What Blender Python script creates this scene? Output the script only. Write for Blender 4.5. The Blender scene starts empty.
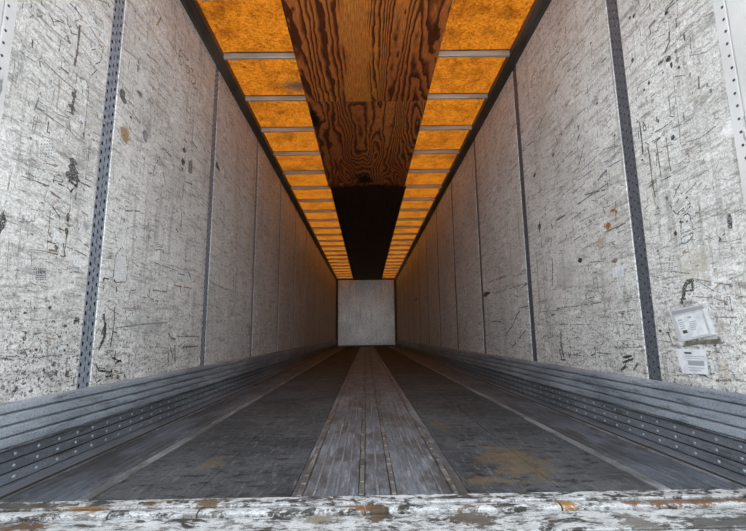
import bpy, bmesh, math, random
from mathutils import Vector, Matrix

# ------------------------------------------------------------------ camera
FPX, PITCH, YAW, ROLL, CAMX, CAMZ = 422.303, 0.1624, 0.0186, 0.0119, -0.0276, 0.4843
scene = bpy.context.scene
COL = scene.collection
cp, sp, cy, sy = math.cos(PITCH), math.sin(PITCH), math.cos(YAW), math.sin(YAW)
FWD = Vector((sy * cp, cy * cp, sp))
RIGHT0 = Vector((cy, -sy, 0))
DOWN0 = FWD.cross(RIGHT0)
RIGHT = RIGHT0 * math.cos(ROLL) + DOWN0 * math.sin(ROLL)
DOWN = -RIGHT0 * math.sin(ROLL) + DOWN0 * math.cos(ROLL)
CAM = Vector((CAMX, 0, CAMZ))
cam_data = bpy.data.cameras.new('camera')
cam_data.sensor_fit = 'HORIZONTAL'
cam_data.sensor_width = 36.0
cam_data.lens = FPX / 746 * 36
cam_data.clip_start = 0.02
cam = bpy.data.objects.new('camera', cam_data)
cam.matrix_world = Matrix(((RIGHT.x, -DOWN.x, -FWD.x, CAM.x),
                           (RIGHT.y, -DOWN.y, -FWD.y, CAM.y),
                           (RIGHT.z, -DOWN.z, -FWD.z, CAM.z),
                           (0, 0, 0, 1)))
COL.objects.link(cam)
scene.camera = cam

# ------------------------------------------------------------------ light
SKY = 3.6
world = bpy.data.worlds.new('overcast_sky')
scene.world = world
world.use_nodes = True
bg = world.node_tree.nodes['Background']
bg.inputs['Color'].default_value = (0.87, 0.945, 1.0, 1)
bg.inputs['Strength'].default_value = SKY
vs = scene.view_settings
vs.view_transform = 'Standard'
vs.look = 'None'
vs.gamma = 1
vs.use_curve_mapping = False
vs.exposure = 0.0

# trailer dimensions (metres): the floor is z = 0, the axis runs along +y
W, H, Y0, YB = 1.25, 2.705, 1.385, 17.53
ROOF = 2.80
random.seed(7)


def ray(u, v):
    return RIGHT * ((u - 373) / FPX) + DOWN * ((v - 265.5) / FPX) + FWD


def hit(u, v, axis, val):
    d = ray(u, v)
    return CAM + d * ((val - CAM[axis]) / d[axis])


# ------------------------------------------------------------------ materials
class NT:
    def __init__(self, name):
        self.m = bpy.data.materials.new(name)
        self.m.use_nodes = True
        self.t = self.m.node_tree
        self.b = self.t.nodes['Principled BSDF']
        self.geo = self.t.nodes.new('ShaderNodeNewGeometry')
        self.pos = self.geo.outputs['Position']

    def n(self, typ, **kw):
        nd = self.t.nodes.new(typ)
        for k, v in kw.items():
            setattr(nd, k, v)
        return nd

    def set(self, sock, v):
        if isinstance(v, bpy.types.NodeSocket):
            self.t.links.new(v, sock)
        else:
            if isinstance(v, (tuple, list)) and len(v) == 3 and sock.type == 'RGBA':
                v = (*v, 1)
            sock.default_value = v

    def vec(self, scale=(1, 1, 1), off=(0, 0, 0), src=None):
        nd = self.n('ShaderNodeMapping')
        self.set(nd.inputs[0], src or self.pos)
        nd.inputs['Scale'].default_value = scale
        nd.inputs['Location'].default_value = off
        return nd.outputs[0]

    def noise(self, scale, vec=None, detail=4, rough=0.55, dist=0.0):
        nd = self.n('ShaderNodeTexNoise')
        self.set(nd.inputs['Vector'], vec or self.pos)
        nd.inputs['Scale'].default_value = scale
        nd.inputs['Detail'].default_value = detail
        nd.inputs['Roughness'].default_value = rough
        nd.inputs['Distortion'].default_value = dist
        return nd.outputs[0]

    def ramp(self, fac, a, b):
        nd = self.n('ShaderNodeMapRange')
        nd.clamp = True
        self.set(nd.inputs[0], fac)
        nd.inputs[1].default_value = a
        nd.inputs[2].default_value = b
        nd.interpolation_type = 'SMOOTHSTEP'
        return nd.outputs[0]

    def math(self, op, a, b=0.0):
        nd = self.n('ShaderNodeMath', operation=op)
        self.set(nd.inputs[0], a)
        self.set(nd.inputs[1], b)
        return nd.outputs[0]

    def mix(self, fac, a, b, typ='MIX'):
        nd = self.n('ShaderNodeMix', data_type='RGBA', blend_type=typ)
        self.set(nd.inputs[0], fac)
        self.set(nd.inputs[6], a)
        self.set(nd.inputs[7], b)
        return nd.outputs[2]

    def bump(self, h, strength=0.3, dist=0.01):
        nd = self.n('ShaderNodeBump')
        nd.inputs['Strength'].default_value = strength
        nd.inputs['Distance'].default_value = dist
        self.set(nd.inputs['Height'], h)
        self.t.links.new(nd.outputs[0], self.b.inputs['Normal'])

    def stain(self, c, r, nscale=8, soft=0.5, wob=0.9):
        """mask of one stain: an ellipsoid round a world point with a ragged rim"""
        nd = self.n('ShaderNodeVectorMath', operation='SUBTRACT')
        self.set(nd.inputs[0], self.pos)
        nd.inputs[1].default_value = c
        n2 = self.n('ShaderNodeVectorMath', operation='DIVIDE')
        self.set(n2.inputs[0], nd.outputs[0])
        n2.inputs[1].default_value = r
        n3 = self.n('ShaderNodeVectorMath', operation='LENGTH')
        self.set(n3.inputs[0], n2.outputs[0])
        w = self.math('MULTIPLY', self.math('SUBTRACT', self.noise(nscale, detail=8, rough=.8), 0.5), wob * 5.5)
        d = self.math('ADD', n3.outputs['Value'], w)
        return self.ramp(d, 1.0, 1.0 - soft)

    def out(self, color, rough=0.6, metal=0.0, spec=0.5):
        self.set(self.b.inputs['Base Color'], color)
        self.set(self.b.inputs['Roughness'], rough)
        self.set(self.b.inputs['Metallic'], metal)
        self.set(self.b.inputs['Specular IOR Level'], spec)
        return self.m


def mat_wall(name, base, tint, dark=1.0, specks=True):
    k = NT(name)
    # broad cloudiness, length-wise scrubbing, dirt specks, rubbed patches
    cloud = k.noise(1.6, detail=5)
    scrub = k.noise(16, k.vec((1, 0.2, 1.3)), detail=7, rough=0.78)
    drip = k.noise(10, k.vec((1, 1.6, 0.12)), detail=5, rough=0.7)
    grain = k.noise(150, detail=3, rough=0.8)
    col = k.mix(k.ramp(cloud, 0.3, 0.7), base, tint)
    col = k.mix(k.math('MULTIPLY', k.ramp(scrub, 0.50, 0.68), .85), col, tuple(c * 0.46 for c in tint))
    col = k.mix(k.math('MULTIPLY', k.ramp(drip, 0.53, 0.70), 0.6), col, tuple(c * 0.4 for c in tint))
    g = k.ramp(grain, 0.36, 0.60)
    col = k.mix(0.62, col, k.mix(g, (0.36, 0.35, 0.34), (1.12, 1.12, 1.12)), 'MULTIPLY')
    if specks:
        sp_ = k.ramp(k.noise(60, k.vec((1, 0.8, 1)), detail=4, rough=0.75), 0.54, 0.61)
        # abraded band near the floor: cargo hits the lower wall more often
        sep = k.n('ShaderNodeSeparateXYZ')
        k.set(sep.inputs[0], k.pos)
        low = k.ramp(k.math('ADD', sep.outputs[2], k.math('MULTIPLY', k.math('SUBTRACT', cloud, 0.5), 0.9)), 0.95, 0.3)
        fac = k.math('MULTIPLY', sp_, k.math('ADD', k.math('MULTIPLY', low, 0.7), 0.20))
        col = k.mix(fac, col, (0.07, 0.068, 0.065))
        sc = k.ramp(k.noise(62, k.vec((1, 0.17, 1)), detail=5, rough=0.8), 0.535, 0.61)
        col = k.mix(k.math('MULTIPLY', sc, 0.68), col, (0.17, 0.155, 0.135))
        sv = k.ramp(k.noise(42, k.vec((1, 1, 0.16), (3, 5, 1)), detail=5, rough=0.8), 0.57, 0.65)
        col = k.mix(k.math('MULTIPLY', sv, 0.5), col, (0.10, 0.09, 0.08))
        wl = k.ramp(k.noise(18, k.vec((1, 0.3, 0.7), (9, 2, 4)), detail=5, rough=0.75), 0.57, 0.66)
        col = k.mix(k.math('MULTIPLY', wl, 0.6), col, (0.86, 0.85, 0.83))
    k.bump(k.math('ADD', scrub, k.math('MULTIPLY', grain, 0.4)), 0.25, 0.006)
    return k, col


k, c = mat_wall('white_liner_paint_left', (0.80, 0.795, 0.775), (0.64, 0.625, 0.60))
for px, r, colr, amt in (((126, 136), (.1, .045, .06), (0.30, 0.19, 0.08), 0.85),
                         ((148, 130), (.1, .03, .06), (0.24, 0.24, 0.24), 0.6),
                         ((40, 272), (.1, .10, .035), (0.36, 0.36, 0.37), 0.5),
                         ((86, 226), (.1, .03, .02), (0.25, 0.27, 0.33), 0.7),
                         ((150, 325), (.1, .22, .05), (0.33, 0.33, 0.33), 0.55),
                         ((212, 45), (.1, .25, .12), (0.42, 0.35, 0.22), 0.4)):
    c = k.mix(k.math('MULTIPLY', k.stain(hit(*px, 0, -W), r, 14), amt), c, colr)
M_WALL_L = k.out(c, 0.42, 0.0, 0.5)
k, c = mat_wall('white_liner_paint_right', (0.80, 0.795, 0.775), (0.64, 0.625, 0.60))
for px, r, colr, amt in (((612, 211), (.1, .022, .018), (0.36, 0.13, 0.02), 1.0),
                         ((607, 225), (.1, .03, .022), (0.36, 0.14, 0.02), 0.95),
                         ((601, 243), (.1, .05, .035), (0.33, 0.24, 0.12), 0.7),
                         ((695, 262), (.1, .09, .07), (0.50, 0.46, 0.38), 0.6),
                         ((722, 327), (.1, .03, .035), (0.34, 0.29, 0.23), 0.6),
                         ((727, 375), (.1, .025, .04), (0.40, 0.36, 0.27), 0.6),
                         ((523, 212), (.1, .03, .08), (0.42, 0.31, 0.18), 0.5),
                         ((565, 275), (.1, .16, .10), (0.44, 0.42, 0.40), 0.5),
                         ((540, 95), (.1, .3, .15), (0.43, 0.36, 0.24), 0.35)):
    c = k.mix(k.math('MULTIPLY', k.stain(hit(*px, 0, W), r, 14), amt), c, colr)
M_WALL_R = k.out(c, 0.42, 0.0, 0.5)
k, c = mat_wall('white_bulkhead_paint', (0.80, 0.785, 0.76), (0.58, 0.565, 0.545))
M_WALL_B = k.out(c, 0.36, 0.55, 0.5)

k = NT('galvanised_steel')
c = k.mix(k.ramp(k.noise(90, detail=4), 0.3, 0.7), (0.17, 0.195, 0.235), (0.34, 0.38, 0.44))
c = k.mix(k.ramp(k.noise(60, k.vec((1, 1, 0.4)), detail=5, rough=0.8), 0.60, 0.68), c, (0.62, 0.63, 0.65))
c = k.mix(k.ramp(k.noise(25, detail=5, rough=0.8), 0.62, 0.75), c, (0.05, 0.05, 0.05))
M_POST_L = k.out(c, 0.5, 0.25, 0.5)
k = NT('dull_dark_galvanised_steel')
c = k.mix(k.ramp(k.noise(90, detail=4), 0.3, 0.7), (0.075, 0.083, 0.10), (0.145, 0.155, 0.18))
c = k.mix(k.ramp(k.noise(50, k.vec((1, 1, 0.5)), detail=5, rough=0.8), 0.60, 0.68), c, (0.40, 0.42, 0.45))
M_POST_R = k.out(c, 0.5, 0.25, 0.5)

k = NT('scuffed_aluminium_liner')
c = k.mix(k.ramp(k.noise(6, k.vec((1, 0.3, 1)), detail=6), 0.35, 0.7), (0.22, 0.258, 0.305), (0.40, 0.45, 0.51))
c = k.mix(k.ramp(k.noise(45, k.vec((1, 0.12, 1)), detail=5, rough=0.75), 0.5, 0.7), c, (0.11, 0.11, 0.115))
c = k.mix(k.ramp(k.noise(160, detail=3, rough=0.8), 0.58, 0.72), c, (0.55, 0.57, 0.6))
c = k.mix(k.ramp(k.noise(12, k.vec((1, .5, 1)), detail=6, rough=0.8), 0.64, 0.74), c, (0.045, 0.04, 0.036))
c = k.mix(0.5, c, k.mix(k.ramp(k.noise(170, detail=3, rough=.8), .36, .62), (.4, .4, .4), (1.25, 1.25, 1.25)), 'MULTIPLY')
M_SCUFF = k.out(c, 0.42, 0.35, 0.5)
k = NT('dull_aluminium_kick_rail')
c = k.mix(k.ramp(k.noise(5, k.vec((1, 0.25, 1)), detail=6), 0.35, 0.7), (0.135, 0.15, 0.172), (0.23, 0.252, 0.285))
c = k.mix(k.ramp(k.noise(40, k.vec((1, 0.1, 1)), detail=5, rough=0.75), 0.52, 0.7), c, (0.07, 0.068, 0.066))
c = k.mix(k.ramp(k.noise(9, detail=6, rough=0.8), 0.63, 0.75), c, (0.10, 0.07, 0.05))
c = k.mix(0.5, c, k.mix(k.ramp(k.noise(170, detail=3, rough=.8), .36, .62), (.4, .4, .4), (1.25, 1.25, 1.25)), 'MULTIPLY')
M_KICK = k.out(c, 0.42, 0.35, 0.5)
k = NT('bright_rivet')
M_RIVET = k.out((0.36, 0.39, 0.42), 0.4, 0.4)
k = NT('dark_rivet')
M_RIVET_D = k.out((0.05, 0.05, 0.052), 0.5, 0.2)
k = NT('dark_top_rail_paint')
c = k.mix(k.ramp(k.noise(5, k.vec((1, .4, 1)), detail=5), 0.35, 0.7), (0.045, 0.037, 0.031), (0.10, 0.083, 0.070))
M_RAIL = k.out(c, 0.5, 0.2)
k = NT('aluminium_roof_bow')
c = k.mix(k.ramp(k.noise(12, k.vec((.3, 1, 1)), detail=5), 0.3, 0.7), (0.40, 0.375, 0.33), (0.60, 0.57, 0.52))
M_BOW = k.out(c, 0.4, 0.2)
k = NT('white_frame_paint')
c = k.mix(k.ramp(k.noise(4, detail=5), 0.3, 0.7), (0.62, 0.61, 0.60), (0.52, 0.51, 0.50))
c = k.mix(k.ramp(k.noise(22, k.vec((1, 1, .3)), detail=6, rough=.75), 0.62, 0.7), c, (0.2, 0.2, 0.2))
M_FRAME = k.out(c, 0.5)

# translucent amber fibreglass roof
k = NT('amber_fibreglass')
k.t.nodes.remove(k.b)
fib = k.noise(48, detail=5, rough=0.95)
blot = k.noise(5, detail=6, rough=0.65)
soot = k.noise(2.6, k.vec((1.2, 0.8, 1), (4, 1, 0)), detail=6, rough=0.65)
A = (0.178, 0.0455, 0.0024)
c = k.mix(k.ramp(fib, 0.36, 0.62), tuple(x * 0.34 for x in A), (A[0] * 1.6, A[1] * 1.85, A[2] * 2.4))
c = k.mix(k.math('MULTIPLY', k.ramp(blot, 0.44, 0.66), .7), c, (0.52, 0.45, 0.5), 'MULTIPLY')
c = k.mix(k.math('MULTIPLY', k.ramp(soot, 0.50, 0.70), .7), c, (0.42, 0.40, 0.6), 'MULTIPLY')
st = k.stain(hit(299, 86, 2, ROOF), (0.26, 0.15, 0.3), 9, 0.9, 0.25)
c = k.mix(k.math('MULTIPLY', st, .92), c, (0.020, 0.015, 0.010))
st = k.stain(hit(491, 32, 2, ROOF), (0.10, 0.05, 0.3), 12, 0.8, 0.7)
c = k.mix(k.math('MULTIPLY', st, .8), c, (0.10, 0.03, 0.003))
st = k.stain(hit(244, 67, 2, ROOF), (0.03, 0.02, 0.3), 20, 0.6, 0.8)
c = k.mix(st, c, (0.05, 0.02, 0.004))
tr = k.n('ShaderNodeBsdfTranslucent')
k.set(tr.inputs[0], c)
df = k.n('ShaderNodeBsdfDiffuse')
df.inputs[0].default_value = (0.09, 0.030, 0.005, 1)
ad = k.n('ShaderNodeAddShader')
k.t.links.new(tr.outputs[0], ad.inputs[0])
k.t.links.new(df.outputs[0], ad.inputs[1])
k.t.links.new(ad.outputs[0], k.t.nodes['Material Output'].inputs[0])
M_ROOF = k.m


def mat_ply(name, seed, light, mid, dark_, swirl, lines):
    k = NT(name)
    # rotary-cut veneer: contour lines of a smooth stretched height field
    f1 = k.noise(1.0, k.vec((3.2, swirl, 0), (seed * 3.7, seed * 5.1, seed)), detail=1.5, rough=0.4, dist=0.3)
    sx = k.n('ShaderNodeSeparateXYZ')
    k.set(sx.inputs[0], k.pos)
    f2 = k.noise(1.0, k.vec((14, 5.0, 0), (seed, 1, 2)), detail=2, rough=0.5)
    h = k.math('ADD', k.math('MULTIPLY', f1, 20.0), k.math('MULTIPLY', f2, 1.3))
    h = k.math('ADD', h, k.math('MULTIPLY', sx.outputs[0], lines))
    saw = k.math('FRACT', h)
    late = k.math('MULTIPLY', k.ramp(saw, 0.25, 0.75), k.ramp(saw, 1.0, 0.90))
    fib = k.noise(1.0, k.vec((160, 12, 0)), detail=3, rough=0.7)
    c = k.mix(k.ramp(k.noise(1.0, k.vec((2.6, .35, 0), (seed * 2.2 + .4, 0, 0)), detail=2), 0.40, 0.65), mid, light)
    if lines > 10:
        # a pale flat-sawn streak down the middle of the sheet
        wob = k.math('MULTIPLY', k.math('SUBTRACT', k.noise(1.0, k.vec((4, 1.4, 0)), detail=3), .5), .22)
        d = k.math('ABSOLUTE', k.math('ADD', k.math('ADD', sx.outputs[0], .085), wob))
        streak = k.ramp(d, .13, .085)
        c = k.mix(streak, c, light)
        late = k.math('MULTIPLY', late, k.math('SUBTRACT', 1.0, k.math('MULTIPLY', streak, .85)))
    c = k.mix(k.math('MULTIPLY', late, 0.92), c, dark_)
    c = k.mix(0.6, c, k.mix(k.ramp(fib, 0.35, 0.65), (0.35, 0.3, 0.27), (1.1, 1.1, 1.1)), 'MULTIPLY')
    blot = k.ramp(k.noise(4.5, k.vec((1, .6, 1), (seed, 0, 0)), detail=6, rough=0.75), 0.56, 0.72)
    c = k.mix(k.math('MULTIPLY', blot, 0.45), c, tuple(x * .6 for x in dark_))
    k.bump(late, 0.15, 0.003)
    return k, c


PLY = []
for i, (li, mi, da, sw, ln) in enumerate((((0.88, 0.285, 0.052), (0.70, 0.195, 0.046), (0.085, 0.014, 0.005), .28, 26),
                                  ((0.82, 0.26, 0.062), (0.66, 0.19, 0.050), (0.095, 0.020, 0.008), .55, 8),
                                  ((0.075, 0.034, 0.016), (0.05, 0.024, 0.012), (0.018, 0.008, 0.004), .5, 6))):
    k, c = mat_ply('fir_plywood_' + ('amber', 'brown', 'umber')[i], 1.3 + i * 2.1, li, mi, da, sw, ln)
    if i == 1:
        c = k.mix(k.stain((-0.05, 5.95, 2.74), (.16, .28, .3), 5, .6, .9), c, (0.010, 0.006, 0.004))
        c = k.mix(k.stain((0.05, 6.25, 2.74), (.6, .16, .3), 5, .6, .9), c, (0.010, 0.006, 0.004))
        c = k.mix(k.stain((-0.56, 4.15, 2.74), (.08, .3, .3), 5, .6, .5), c, (0.02, 0.008, 0.004))
    PLY.append(k.out(c, 0.6, 0, 0.3))

# floor
k = NT('worn_dark_hardwood')
c = k.mix(k.ramp(k.noise(2.2, detail=6), 0.3, 0.7), (0.034, 0.036, 0.040), (0.078, 0.081, 0.086))
c = k.mix(k.ramp(k.noise(50, k.vec((1, 0.18, 1)), detail=6, rough=.8), 0.50, 0.66), c, (0.115, 0.118, 0.125))
c = k.mix(k.ramp(k.noise(26, k.vec((.5, 1, 1), (5, 2, 0)), detail=6, rough=.8), 0.50, 0.62), c, (0.018, 0.018, 0.018))
c = k.mix(0.5, c, k.mix(k.ramp(k.noise(150, detail=3, rough=.8), .36, .62), (.35, .35, .35), (1.1, 1.1, 1.1)), 'MULTIPLY')
c = k.mix(k.ramp(k.noise(75, k.vec((1, .6, 1)), detail=3, rough=.7), 0.70, 0.74), c, (0.35, 0.36, 0.37))
for px, r, amt in (((512, 460), (.13, .24, .1), .6), ((485, 480), (.10, .05, .1), .55), ((212, 463), (.05, .10, .1), .45), ((440, 425), (.06, .2, .1), .3)):
    c = k.mix(k.math('MULTIPLY', k.stain(hit(*px, 2, 0), r, 11, .6, .8), amt), c, (0.125, 0.085, 0.042))
k.bump(k.noise(40, k.vec((1, .05, 1)), detail=4), .2, .004)
M_WOOD = k.out(c, k.math('ADD', k.math('MULTIPLY', k.noise(9, detail=4), .3), .50), 0, .2)


def mat_alu(name, a, b, dirt, dn):
    k = NT(name)
    c = k.mix(k.ramp(k.noise(3.0, k.vec((1, .7, 1)), detail=6), 0.35, 0.68), a, b)
    c = k.mix(k.ramp(k.noise(60, k.vec((1, 0.10, 1)), detail=6, rough=.8), 0.5, 0.66), c, tuple(x * 1.5 for x in b))
    c = k.mix(k.math('MULTIPLY', k.ramp(k.noise(dn, k.vec((1.5, .6, 1)), detail=8, rough=.75), 0.46, 0.58), .85), c, dirt)
    c = k.mix(0.45, c, k.mix(k.ramp(k.noise(150, detail=3, rough=.8), .36, .62), (.4, .4, .4), (1.1, 1.1, 1.1)), 'MULTIPLY')
    k.bump(k.noise(55, k.vec((1, .035, 1)), detail=4), .2, .003)
    return k.out(c, 0.45, 0.3)


M_SIDE = mat_alu('scraped_aluminium_edge_floor', (0.078, 0.088, 0.105), (0.140, 0.158, 0.188), (0.05, 0.049, 0.05), 4)
M_BAR = mat_alu('pale_aluminium_bar', (0.17, 0.178, 0.192), (0.26, 0.272, 0.29), (0.09, 0.088, 0.086), 5)
M_CENT = mat_alu('dirty_ridged_aluminium', (0.12, 0.133, 0.155), (0.22, 0.245, 0.285), (0.075, 0.068, 0.062), 3.6)
M_JOINT = mat_alu('grimy_joint_strip', (0.13, 0.125, 0.12), (0.19, 0.185, 0.175), (0.07, 0.064, 0.058), 9)
k = NT('black_gap_shade')
M_GAP_SHADE = k.out((0.012, 0.011, 0.011), 0.8)  # black backing: the shade of gaps, grooves and holes put into the colour

# sill: white paint worn down to dark steel with rust
k = NT('worn_white_sill_paint')
wn = k.noise(13, k.vec((0.7, 1.5, 1)), detail=9, rough=.78, dist=.4)
w2 = k.noise(30, k.vec((.8, 1.4, 1)), detail=6, rough=.75)
c = k.mix(k.ramp(k.noise(14, detail=5), .3, .7), (0.35, 0.355, 0.36), (0.46, 0.465, 0.47))
c = k.mix(k.ramp(w2, .50, .60), c, (0.15, 0.145, 0.14))
c = k.mix(k.ramp(wn, .50, .57), c, (0.04, 0.037, 0.034))
ru = k.ramp(k.noise(5, k.vec((1, 2, 1), (2, 7, 0)), detail=7, rough=.7), .60, .70)
c = k.mix(k.math('MULTIPLY', ru, .8), c, (0.12, 0.052, 0.016))
for px, r, cc in (((208, 505), (.05, .05, .1), (.16, .10, .05)), ((365, 507), (.06, .035, .1), (.25, .10, .02)), ((378, 513), (.03, .06, .1), (.12, .08, .05)),
                  ((472, 515), (.07, .06, .1), (.13, .10, .075)), ((568, 505), (.03, .03, .1), (.42, .19, .03)), ((690, 502), (.22, .02, .1), (.20, .10, .045)),
                  ((85, 510), (.10, .025, .1), (.27, .13, .035)), ((20, 525), (.09, .03, .1), (.15, .085, .04)), ((320, 517), (.06, .03, .1), (.30, .25, .19)),
                  ((725, 520), (.12, .05, .1), (.10, .095, .09)), ((640, 520), (.05, .06, .1), (.22, .20, .18)), ((20, 507), (.16, .03, .1), (.10, .085, .07))):
    c = k.mix(k.math('MULTIPLY', k.stain(hit(*px, 2, 0), r, 16, .4, .8), .92), c, tuple(x * .6 for x in cc))
k.bump(wn, .25, .003)
c = k.mix(0.45, c, k.mix(k.ramp(k.noise(170, detail=3, rough=.8), .36, .62), (.4, .4, .4), (1.25, 1.25, 1.25)), 'MULTIPLY')
M_SILL = k.out(c, 0.7, 0, .25)

# marks: colour carried by each stroke of paint, pen or rubber
k = NT('scuffs_and_pen_marks')
at = k.n('ShaderNodeVertexColor')
at.layer_name = 'Col'
c = k.mix(0.35, at.outputs[0], k.mix(k.ramp(k.noise(150, detail=3, rough=.8), .3, .7), (.45, .45, .45), (1, 1, 1)), 'MULTIPLY')
M_MARK = k.out(c, 0.7, 0, .3)
# dry, broken strokes: the paint film is patchy
k.set(k.b.inputs['Alpha'], k.math('MULTIPLY', k.ramp(k.noise(190, detail=3, rough=.8), .36, .50), .93))
k = NT('label_paper')
c = k.mix(k.ramp(k.noise(25, detail=5), .35, .7), (0.74, 0.75, 0.77), (0.58, 0.59, 0.61))
M_PAPER = k.out(c, 0.6)
k = NT('cloudy_plastic_pouch')
c = k.mix(k.ramp(k.noise(30, detail=5), .35, .7), (0.60, 0.61, 0.62), (0.46, 0.47, 0.48))
M_POUCH = k.out(c, 0.3)
k = NT('black_print')
M_INK = k.out((0.07, 0.07, 0.075), 0.6)
k = NT('grey_print')
M_INK2 = k.out((0.33, 0.34, 0.36), 0.6)
k = NT('brown_adhesive')
M_GLUE = k.out(k.mix(k.ramp(k.noise(40, detail=5), .35, .7), (0.10, 0.085, 0.07), (0.22, 0.2, 0.17)), 0.7)
k = NT('pale_concrete_yard')
c = k.mix(k.ramp(k.noise(1.2, detail=6), .3, .7), (0.46, 0.46, 0.45), (0.56, 0.56, 0.55))
M_GROUND = k.out(c, 0.9)


# ------------------------------------------------------------------ mesh helpers
def link(name, me, mats, parent=None):
    o = bpy.data.objects.new(name, me)
    COL.objects.link(o)
    if mats is not None and not me.materials:
        for m in (mats if isinstance(mats, (list, tuple)) else [mats]):
            me.materials.append(m)
    if parent:
        o.parent = parent
    return o


def mesh(name, verts, faces, mats=None, parent=None):
    me = bpy.data.meshes.new(name)
    me.from_pydata([tuple(v) for v in verts], [], faces)
    me.update()
    bm = bmesh.new()
    bm.from_mesh(me)
    bmesh.ops.recalc_face_normals(bm, faces=bm.faces)
    bm.to_mesh(me)
    bm.free()
    return link(name, me, mats, parent)


def box_data(x0, x1, y0, y1, z0, z1, bev=0.0):
    bm = bmesh.new()
    bmesh.ops.create_cube(bm, size=1)
    for v in bm.verts:
        v.co = Vector(((x0 + x1) / 2 + v.co.x * (x1 - x0), (y0 + y1) / 2 + v.co.y * (y1 - y0), (z0 + z1) / 2 + v.co.z * (z1 - z0)))
    if bev:
        bmesh.ops.bevel(bm, geom=bm.edges[:], offset=bev, segments=1, affect='EDGES')
    return bm


def from_bm(name, bm, mats, parent=None):
    me = bpy.data.meshes.new(name)
    bm.to_mesh(me)
    bm.free()
    return link(name, me, mats, parent)


def box(name, x0, x1, y0, y1, z0, z1, m, parent=None, bev=0.0):
    return from_bm(name, box_data(x0, x1, y0, y1, z0, z1, bev), m, parent)


def extrude(name, prof, y0, y1, m, parent=None, axis='y', steps=1):
    """closed profile in (x,z) swept along y, or in (y,z) swept along x"""
    n = len(prof)
    vs_, fs = [], []
    for s in range(steps + 1):
        t = y0 + (y1 - y0) * s / steps
        for a, b in prof:
            vs_.append((a, t, b) if axis == 'y' else (t, a, b))
    for s in range(steps):
        for i in range(n):
            j = (i + 1) % n
            fs.append((s * n + i, s * n + j, (s + 1) * n + j, (s + 1) * n + i))
    fs.append(tuple(range(n)))
    fs.append(tuple(range(steps * n, steps * n + n)))
    return mesh(name, vs_, fs, m, parent)


def tag(o, label, cat, group=None, kind=None):
    o['label'] = label
    o['category'] = cat
    if group:
        o['group'] = group
    if kind:
        o['kind'] = kind
    return o


def domes(name, pts, normal, r, h, m, parent, seg=8):
    """rivet heads, each a low dome; joined because each is a pixel or two"""
    n = Vector(normal).normalized()
    a = n.orthogonal().normalized()
    b = n.cross(a)
    vs_, fs = [], []
    for p in pts:
        p = Vector(p)
        o = len(vs_)
        for rr, hh in ((1, -.1), (.8, .6)):
            for i in range(seg):
                t = 2 * math.pi * i / seg
                vs_.append(p + (a * math.cos(t) + b * math.sin(t)) * r * rr + n * h * hh)
        vs_.append(p + n * h)
        for i in range(seg):
            j = (i + 1) % seg
            fs.append((o + i, o + j, o + seg + j, o + seg + i))
            fs.append((o + seg + i, o + seg + j, o + 2 * seg))
    ob = mesh(name, vs_, fs, m, parent)
    ob['kind'] = 'stuff'
    return ob


# ------------------------------------------------------------------ yard outside
g = box('ground', -40, 40, -40, 60, -1.45, -1.30, M_GROUND)
tag(g, 'pale concrete yard the trailer stands on', 'ground', kind='structure')

# ------------------------------------------------------------------ floor
floor = box('floor', -W - .02, W + .02, Y0, YB + .03, -0.12, -0.030, M_GAP_SHADE)
tag(floor, 'long trailer floor of dark boards and aluminium strips', 'floor', kind='structure')


def floor_strip(name, x0, x1, z, m, y0=Y0, y1=YB, bev=.002, parent=floor):
    return box(name, x0, x1, y0, y1, -0.03, z, m, parent, bev)


# dark shiplap boards, in lengths with butt joints
for side in (-1, 1):
    xs = (-0.866, -0.565, -0.262) if side < 0 else (0.287, 0.578, 0.872)
    for i in range(2):
        cuts = [Y0, 5.6 + (i * 2.4) + side * .5, 11.4 + i * 1.3 - side * .7, YB]
        for a, b in zip(cuts, cuts[1:]):
            floor_strip('floor_board', xs[i] + .0006, xs[i + 1] - .0006, random.uniform(-.0005, .0005), M_WOOD, a + .0006, b - .0006, .0008)
# aluminium edge planks with shallow flutes, pale bar, dark gap, outer flange
for s in (-1, 1):
    o = 0.006 if s > 0 else 0

    def P(a, b, s=s, o=o):
        a, b = s * (a + o), s * (b + o)
        return (min(a, b), max(a, b))
    x0, x1 = P(0.868, 0.908)
    floor_strip('floor_bar', x0, x1, 0.003, M_BAR)
    x0, x1 = P(0.917, 1.130)
    prof = [(x0, -.03)]
    nfl = 6
    for i in range(nfl):
        a = x0 + (x1 - x0) * i / nfl
        b = x0 + (x1 - x0) * (i + 1) / nfl
        prof += [(a, -.004), (a + .004, 0.0), (b - .004, 0.0), (b, -.004)]
    prof.append((x1, -.03))
    extrude('edge_plank', prof, Y0, YB, M_SIDE, floor)
    x0, x1 = P(1.132, 1.142)
    floor_strip('edge_lip', x0, x1, 0.004, M_BAR)
    x0, x1 = P(1.1425, 1.1665)
    floor_strip('gap_shade_strip', x0, x1, 0.0012, M_GAP_SHADE)  # black strip laid in the gap to paint its shade
    x0, x1 = P(1.167, 1.244 - o)
    floor_strip('edge_flange', x0, x1, 0.001, M_KICK)
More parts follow.
